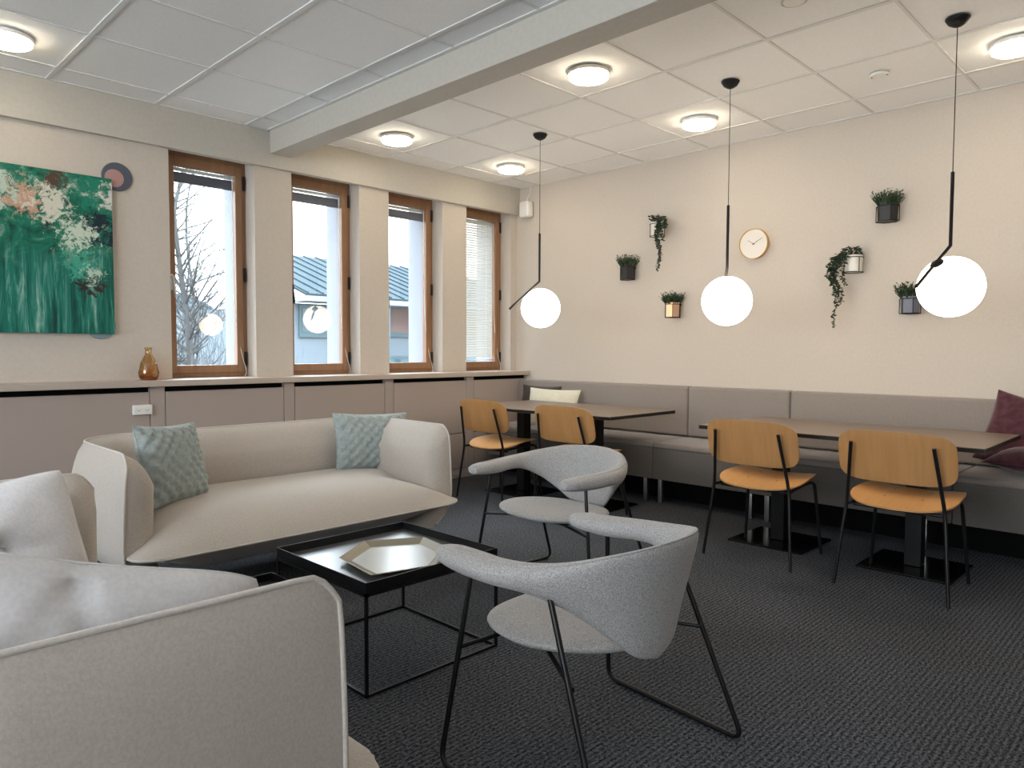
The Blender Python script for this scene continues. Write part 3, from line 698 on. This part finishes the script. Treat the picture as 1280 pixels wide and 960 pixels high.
# ------------------------------------------------------------------ lounge chairs (face +y, origin between front feet)
def lounge_chair():
    t = thing('lounge_chair', '', 'lounge chair', (0, 0, 0), 0, 'grey felt lounge chairs on black sled frames')
    # stations half: T(top) , B(bottom), width
    half = [((.289, .096, .575), (.289, .096, .555), .030), ((.290, .088, .585), (.290, .088, .545), .060), ((.294, .040, .592), (.294, .040, .537), .096), ((.303, -.06, .595), (.303, -.06, .532), .106),
            ((.318, -.17, .600), (.314, -.16, .536), .096), ((.312, -.275, .608), (.292, -.262, .532), .078), ((.272, -.370, .624), (.230, -.340, .487), .062), ((.198, -.440, .642), (.160, -.400, .420), .052), ((.103, -.484, .653), (.085, -.438, .355), .048), ((0, -.498, .657), (0, -.448, .328), .046)]
    Ts = catmull([h[0] for h in half], 5); Bs = catmull([h[1] for h in half], 5); Ws = [v.x for v in catmull([(h[2], 0, 0) for h in half], 5)]
    full = [(T_, B_, w_) for T_, B_, w_ in zip(Ts, Bs, Ws)]
    mir = [(Vector((-T_.x, T_.y, T_.z)), Vector((-B_.x, B_.y, B_.z)), w_) for T_, B_, w_ in full[:-1]]
    st = full + mir[::-1]
    rings = []; NS = 24
    for i, (T_, B_, w_) in enumerate(st):
        a = st[max(i-1, 0)]; b_ = st[min(i+1, len(st)-1)]
        ta = ((b_[0]+b_[1])/2-(a[0]+a[1])/2).normalized()
        ax = (T_-B_); hl = ax.length/2; 
        nn = ax.cross(ta); nn = Vector((nn.x, nn.y, nn.z*.6)).normalized() if nn.length > 1e-6 else Vector((1, 0, 0))
        axn = ax.normalized(); mid = (T_+B_)/2; ring = []
        for k in range(NS):
            c, s = sup(2*PI*k/NS, 2.6)
            # thinner towards bottom of the back shell
            wf = (1 if c > 0 else 1) * (w_/2) * (1 - .35*max(0, -c)*min(1, hl/.12))
            bulge = -.018*(1-c*c)*min(1, max(0, (hl-.05)/.1))
            ring.append(mid + axn*hl*c + nn*(s*wf + 0) + Vector((0, -1, 0))*bulge*-1*(-1))
        rings.append(ring)
    bm = BM(); loft(bm, rings)
    sh = obj('armrest_shell', bm, M['felt'], t, 70)
    bm = BM()
    tube(bm, [T_+Vector((0, 0, .0)) + Vector((T_.x, T_.y+.2, 0)).normalized()*(w_*.10) + Vector((0, 0, -.0012)) for T_, B_, w_ in st[12:-12]], .0028, 6)
    # seat
    bm2 = BM(); NR, NA = 10, 56
    def out_(k):
        a = 2*PI*k/NA; c, s = sup(a, 2.6); f = c; # forward
        half_w = .285*(1-.30*max(0, -f)**1.5-.03*max(0, f)); return (f, s, half_w)
    surf = []
    for side in (0, 1):
        rings2 = []
        for r in range(NR+1):
            q = math.sin(r/NR*PI/2); ring = []
            for k in range(NA):
                f, s, hw = out_(k); X = s*hw*q; Yv = -.190+f*.228*q
                h_ = math.sqrt(max(0, 1-(q**5)))
                z = (.392 + .010*f*q + .016*(s*q)**2 - .012*(1-q*q)) if side == 0 else .392+.016*(s*q)**2
                z = .372+.012*(s*q)**2+.006*f*q + ((.026*h_ - .008*(1-q*q)) if side == 0 else -.026*h_)
                ring.append(Vector((X, Yv, z)))
            rings2.append(ring)
        surf.append(rings2)
    rr = surf[0][::-1] + []
    allr = surf[0][1:] + surf[1][1:-1][::-1]
    loft(bm2, allr, True, True)
    obj('seat', bm2, M['felt'], t, 80)
    bm = bm; obj('seam_piping', bm, M['felt'], sh, 80)
    r = .0078
    for s in (-1, 1):
        bm = BM(); tube(bm, fillet([(s*.301, -.047, .546), (s*.376, 0, .009), (s*.330, -.530, .009), (s*.284, -.318, .540)], .045, 6), r, 10)
        obj('sled_frame', bm, M['black'], t, 50)
        bm = BM(); tube(bm, [(s*.331, -.028, .330), (s*.15, -.075, .346)], r*.85, 8); obj('seat_support', bm, M['black'], t, 50)
        bm = BM(); tube(bm, [(s*.294, -.405, .325), (s*.12, -.12, .343)], r*.85, 8); obj('seat_support', bm, M['black'], t, 50)
        bm = BM(); tube(bm, [(s*.301, -.047, .530), (s*.3013, -.047, .548)], .011, 10); obj('arm_fixing', bm, M['black'], t, 50)
    for yy in (-.085, -.20):
        bm = BM(); tube(bm, [(-.165, yy, .344), (.165, yy, .344)], r*.85, 8); obj('cross_bar', bm, M['black'], t, 50)
    return t
lc = lounge_chair(); lc.location = (-3.502, -3.455, 0); lc.rotation_euler = (0, 0, math.radians(-.8)); lc['label'] = 'near grey felt lounge chair seen from behind, right of the tray table'
dup(lc, (-2.695, -2.669, 0), math.radians(89.65), 'far grey felt lounge chair facing the tray table')

# ------------------------------------------------------------------ tray tables
def tray_table(x0, x1, y0, y1, zt, rim, floor_m, lab):
    cx, cy = (x0+x1)/2, (y0+y1)/2; hx, hy = (x1-x0)/2, (y1-y0)/2
    t = thing('tray_table', lab, 'coffee table', (cx, cy, 0), 0, 'black square tray tables')
    bm = BM(); th = .003; z0 = zt-rim
    for a, b in (((-hx, -hy, z0), (-hx+th, hy, zt)), ((hx-th, -hy, z0), (hx, hy, zt)), ((-hx+th, -hy, z0), (hx-th, -hy+th, zt)), ((-hx+th, hy-th, z0), (hx-th, hy, zt))): box(bm, a, b)
    tr = obj('tray_rim', bm, M['black'], t)
    obj('tray_floor', box(BM(), (-hx+th, -hy+th, z0), (hx-th, hy-th, z0+.003)), floor_m, t)
    r = .005; a = hx-.004; b = hy-.004
    for nm, zz in (('upper_frame', z0-.008), ('floor_frame', .006)):
        bm = BM()
        for p, q in (((-a, -b), (a, -b)), ((a, -b), (a, b)), ((a, b), (-a, b)), ((-a, b), (-a, -b))):
            box(bm, (min(p[0], q[0])-r, min(p[1], q[1])-r, zz-r), (max(p[0], q[0])+r, max(p[1], q[1])+r, zz+r))
        obj(nm, bm, M['black'], t)
    for sx in (-1, 1):
        for sy in (-1, 1): obj('leg', box(BM(), (sx*a-r, sy*b-r, .006), (sx*a+r, sy*b+r, z0-.008)), M['black'], t)
    return t
tray_table(-3.806, -3.206, -2.985, -2.385, .386, .035, M['tray'], 'black square tray table with thin wire frame holding a hexagonal tray')
tray_table(-4.21, -3.835, -2.72, -2.40, .30, .03, M['blackm'], 'lower black tray table mostly hidden behind the near sofa arm')
# hexagonal tray (elongated)
t = thing('serving_tray', 'khaki metal hexagonal tray lying on the black tray table', 'tray', (-3.49, -2.73, .3545))
hexp = [(-3.691, -2.636), (-3.49, -2.503), (-3.278, -2.624), (-3.313, -2.827), (-3.491, -2.96), (-3.725, -2.897)]
hc = (sum(p[0] for p in hexp)/6, sum(p[1] for p in hexp)/6)
def hx_(s): return [((p[0]-hc[0])*s, (p[1]-hc[1])*s) for p in hexp]
t.location = (hc[0], hc[1], .3545)
bm = BM(); o_ = hx_(1.0); i_ = hx_(.80)
loft(bm, [[(x, y, .0) for x, y in hx_(.78)], [(x, y, .020) for x, y in hx_(1.0)], [(x, y, .0215) for x, y in hx_(.985)], [(x, y, .0035) for x, y in hx_(.79)]])
obj('tray_rim', bm, M['hextray'], t)
bm = BM(); prism(bm, hx_(.785), .0036, .0045); obj('tray_floor', bm, M['hexfloor'], t)

# ------------------------------------------------------------------ sofas (local: front +y?, we use front = -y, width along x)
def sofa(Wd, D, lab, name='sofa', zt=.742):
    """origin on the floor under the centre of the arm fronts; arms' front at y=0, back at y=D (front faces -y)."""
    t = thing(name, lab, 'sofa', (0, 0, 0), 0, 'greige sofas with piped edges')
    th = .125; Rr = .20; hw = Wd/2-th/2; zb = .155
    # centre path of wrap
    path = [(-hw, 0.0), (-hw, .006), (-hw, .016), (-hw, .03), (-hw, .05), (-hw, .085), (-hw, .16), (-hw, .30), (-hw, D-th/2-Rr-.02)]
    for k in range(0, 9):
        a = PI - k/8*PI/2; path.append((-hw+Rr+Rr*math.cos(a), D-th/2-Rr+Rr*math.sin(a)))
    half = path[:]; full = half + [(-hw+Rr+.1, D-th/2), (-.3, D-th/2)]
    full = full + [(-x, y) for x, y in full[::-1]]
    n = len(full); rings = []; NS = 28; top = []
    def ztop(i):
        y = full[i][1]
        return zt - .055*max(0, 1-y/.06)**2.0
    def wall_off(z): return -.015*((z-zb)/(zt-zb)) - .10*max(0, 1-(z-zb)/.17)**2
    NO, NI = 12, 14
    for i, (x, y) in enumerate(full):
        a = Vector(full[max(i-1, 0)]); b_ = Vector(full[min(i+1, n-1)]); ta = (b_-a).normalized(); nn = Vector((-ta.y, ta.x))
        zT = ztop(i); endf = min(1, y/.075); wth = th*(.16+.84*math.sqrt(max(0, 1-(1-endf)**2)))
        ring = []
        def add(o, z):
            off = o + wall_off(z); yy = y + nn.y*off + (.030*max(0, 1-(z-zb)/.25)**2 if y < .1 else 0)
            ring.append((x+nn.x*off, yy, z))
        for k in range(NO+1):
            q = k/NO; z = zb+(zT-zb)*q; add(th/2+(.010+.052*min(1, y/.45))*max(0, math.sin(PI*q))**.6, z)
        for k in range(1, NI+1):
            q = k/NI; add(th/2-wth*q, zT-(.062*q+.085*q**3)*(wth/th))
        for k in range(1, 9):
            q = k/8; z0_ = zT-.147*(wth/th); add(th/2-wth, z0_+(zb-z0_)*q)
        rings.append(ring)
        off = th/2 + wall_off(zT); top.append(Vector((x+nn.x*off, y+nn.y*off, zT-.001)))
    bm = BM(); loft(bm, rings); shell = obj('back_and_arms', bm, M['sofa'], t, 50)
    bm = BM()
    dn = []
    for sx in (-1, 1):
        i = 0 if sx < 0 else n-1; col = []; zT = ztop(i)
        for k in range(1, 13):
            q = 1-k/12*.97; z = zb+(zT-zb)*q
            col.append(Vector((full[i][0]+sx*(th/2+.010*max(0, math.sin(PI*q))**.6+wall_off(z)), .030*max(0, 1-(z-zb)/.25)**2-.001, z)))
        dn.append(col)
    tube(bm, dn[0][::-1]+top+dn[1], .0055, 8); obj('piping', bm, M['sofapipe'], shell, 70)
    # seat: boat shaped
    def hwid(f):   # f: y coordinate
        inn = Wd/2-th-.0; o2 = Wd/2-.005
        if f > .26: return inn
        if f > -.02: k = (.26-f)/.28; return inn+(o2-inn)*k
        k = (-.02-f)/.11; return o2 - .09*k**2.6
    st = []; ys_ = [-.13, -.125, -.11, -.085, -.05, -.01, .04, .10, .16, .24, .34, .46, .60, D-th-.03]
    NU = 36; rings = []
    for y in ys_:
        w2 = hwid(max(y, -.13)); tf = min(1, (y+.13)/.40)
        zc = .315 + .128*(1-(1-tf)**2.9)
        zbm = .305 - .145*min(1, ((y+.13)/.30))**.9
        ring = []
        for k in range(NU+1):
            u = -1+2*k/NU; e = abs(u)
            edge = (max(0, e-.62)/.38)**2.4; outer = 1 if y < .2 else max(0, 1-(y-.2)/.2)
            z = zc - (zc-.318)*edge*outer - .012*edge*(1-outer)
            ring.append((u*w2, y, z))
        for k in range(NU, -1, -1):
            u = -1+2*k/NU; e = abs(u); edge = (max(0, e-.55)/.45)**2
            z = zbm + (min(.305, zc)-zbm)*edge*(1 if y < .2 else max(0, 1-(y-.2)/.2))
            ring.append((u*w2*(1-.0*e), y+.001, z))
        rings.append(ring)
    bm = BM(); loft(bm, rings); st_ = obj('seat', bm, M['sofa'], t, 55)
    # piping along seat front
    pts = []
    for y in [.14, .08, .03, -.02, -.06, -.095, -.115]: pts.append((-hwid(y)-.002, y, .312))
    pts += [(-hwid(-.13)+.03, -.134, .311), (hwid(-.13)-.03, -.134, .311)]
    pts += [(-p[0], p[1], p[2]) for p in pts[:7][::-1]]
    bm = BM(); tube(bm, pts, .0052, 8); obj('seat_piping', bm, M['sofapipe'], st_, 70)
    for sx in (-1, 1):
        for y in (.10, D-.16):
            bm = BM(); tube(bm, [(sx*(Wd/2-.16), y, .20), (sx*(Wd/2-.13), y, .004)], .009, 10); obj('leg', bm, M['black'], t, 50)
    return t
s1 = sofa(1.70, .80, 'long greige sofa along the window wall with two sage cushions', zt=.724); s1.location = (-3.335, -1.865, 0)
s2 = sofa(1.50, .78, 'near greige sofa at left edge with white cushions, arm towards camera', zt=.748); s2.location = (-4.425, -3.085, 0); s2.rotation_euler = (0, 0, PI/2)

# ------------------------------------------------------------------ cushions
def cushion(name, w_, h_, th, mm, lab, loc, rot, n=28, kind=None, sag=0, cat='cushion', group=None, corner=1.0, seed=0, rnd=0.0):
    """flat in local xz plane, thickness along y, bottom edge at z=0"""
    bm = BM(); V = [[[None]*(n+1) for _ in range(n+1)] for _ in range(2)]
    for sd in range(2):
        for i in range(n+1):
            for j in range(n+1):
                u = -1+2*i/n; v = -1+2*j/n
                # ease to put more samples near borders
                uu = math.sin(u*PI/2*.98)/math.sin(PI/2*.98); vv = math.sin(v*PI/2*.98)/math.sin(PI/2*.98)
                px = uu*(w_/2)*(1-.07*corner*(1-vv*vv)); pz = vv*(h_/2)*(1-.07*corner*(1-uu*uu))
                px *= math.sqrt(1-rnd*vv**4); pz *= math.sqrt(1-rnd*uu**4)
                t_ = th/2*(max(0, (1-abs(uu)**2.6)*(1-abs(vv)**2.6)))**.55
                nz = noise.noise(Vector((uu*1.7+seed, vv*1.7, sd*3.1+seed)))
                t_ += .010*nz*min(1, t_/.03)
                if kind == 'button':
                    rr = math.hypot(uu, vv); t_ -= th*.42*math.exp(-(rr/.17)**2)*1.0
                    a = math.atan2(vv, uu)
                    t_ -= .020*math.exp(-(rr/.55)**2)*(max(0, math.cos(a*2.5+.6))**6 + max(0, math.cos(a*1.5+2.2))**8)
                if kind == 'knot':
                    k1 = math.sin((px+pz)*2*PI/.062+1.3*noise.noise(Vector((px*9, pz*9, 1)))); k2 = math.sin((px-pz)*2*PI/.062+1.3*noise.noise(Vector((px*9, pz*9, 5))))
                    t_ += .0075*(abs(k1)**.6*math.copysign(1, k1)*.5 + abs(k2)**.6*math.copysign(1, k2)*.5)*min(1, t_/.02)
                if kind == 'fold':
                    t_ -= .018*math.exp(-((uu-.05+vv*.25)/.06)**2)*(1 if vv < .9 else 0)*(.5+.5*vv) + .014*math.exp(-((uu+.45-vv*.3)/.07)**2)*max(0, vv)
                if sag: pz -= sag*(1-uu*uu)*max(0, vv)**2; 
                V[sd][i][j] = (px, (t_ if sd else -t_), pz+h_/2)
    vs = {}
    def gv(sd, i, j):
        if i in (0, n) or j in (0, n): sd = 0
        if (sd, i, j) not in vs:
            p = V[sd][i][j]; vs[(sd, i, j)] = bm.verts.new(p if not (i in (0, n) or j in (0, n)) else (p[0], 0, p[2]))
        return vs[(sd, i, j)]
    for sd in range(2):
        for i in range(n):
            for j in range(n): bm.faces.new((gv(sd, i, j), gv(sd, i+1, j), gv(sd, i+1, j+1), gv(sd, i, j+1)))
    t = thing(name, lab, cat, loc, 0, group); t.rotation_euler = rot
    o = obj('cover', bm, mm, t, 85)
    if True:
        e = [V[0][i][0] for i in range(n+1)] + [V[0][n][j] for j in range(1, n+1)] + [V[0][i][n] for i in range(n-1, -1, -1)] + [V[0][0][j] for j in range(n-1, 0, -1)]
        bm = BM(); tube(bm, [(p[0], 0, p[2]) for p in e], .0028, 5, closed=True); obj('seam', bm, mm, o, 80)
    if kind == 'button':
        for sg in (-1, 1):
            bm = BM(); bmesh.ops.create_uvsphere(bm, u_segments=16, v_segments=8, radius=1, matrix=Matrix.Translation((0, sg*(th*.5-th*.42+.002), h_/2)) @ Matrix.Diagonal((.019, .011, .019, 1))); obj('button', bm, mm, t, 80)
    return t
def rot_(x, y, z): return (math.radians(x), math.radians(y), math.radians(z))
# sage cushions on the long sofa
cushion('throw_cushion', .42, .38, .15, M['green'], 'sage green textured cushion at the left arm of the long sofa', (-3.83, -1.50, .425), rot_(-14, 3, 32), 56, 'knot', seed=1)
cushion('throw_cushion', .48, .35, .15, M['green'], 'sage green textured cushion at the right end of the long sofa', (-2.63, -1.33, .42), rot_(-14, 2, -12), 56, 'knot', seed=4)
# white cushions on the near sofa
cushion('throw_cushion', .42, .37, .17, M['whitecush'], 'white tufted cushion with a centre button on the near sofa', (-4.69, -2.60, .41), rot_(-13, -9, 4), 44, 'button', seed=8, rnd=.12, corner=.5)
cushion('throw_cushion', .62, .42, .17, M['whitecush'], 'long white cushion leaning on the near arm of the near sofa', (-4.865, -3.575, .405), rot_(7, 17, 0), 44, 'fold', sag=.015, rnd=.22, corner=.35, seed=12)
# bench cushions
cushion('bench_cushion', .48, .36, .12, M['charcoal'], 'dark charcoal cushion in the bench corner behind the cream one', (-.20, -.42, .462), rot_(12, 0, 90), 28, seed=20)
cushion('bench_cushion', .60, .345, .13, M['cream'], 'cream cushion on the bench behind the left table', (-.30, -.66, .462), rot_(14, 0, 90), 32, 'fold', seed=23)
cushion('bench_cushion', .46, .42, .14, M['plum'], 'reddish plum velvet cushion on the bench at right edge', (-.24, -4.15, .475), rot_(14, -14, 90), 32, 'fold', seed=31)
cushion('bench_cushion', .44, .30, .13, M['plum'], 'flat purple velvet cushion lying on the bench at right edge', (-.43, -4.22, .53), rot_(80, 0, 80), 32, 'fold', seed=37)
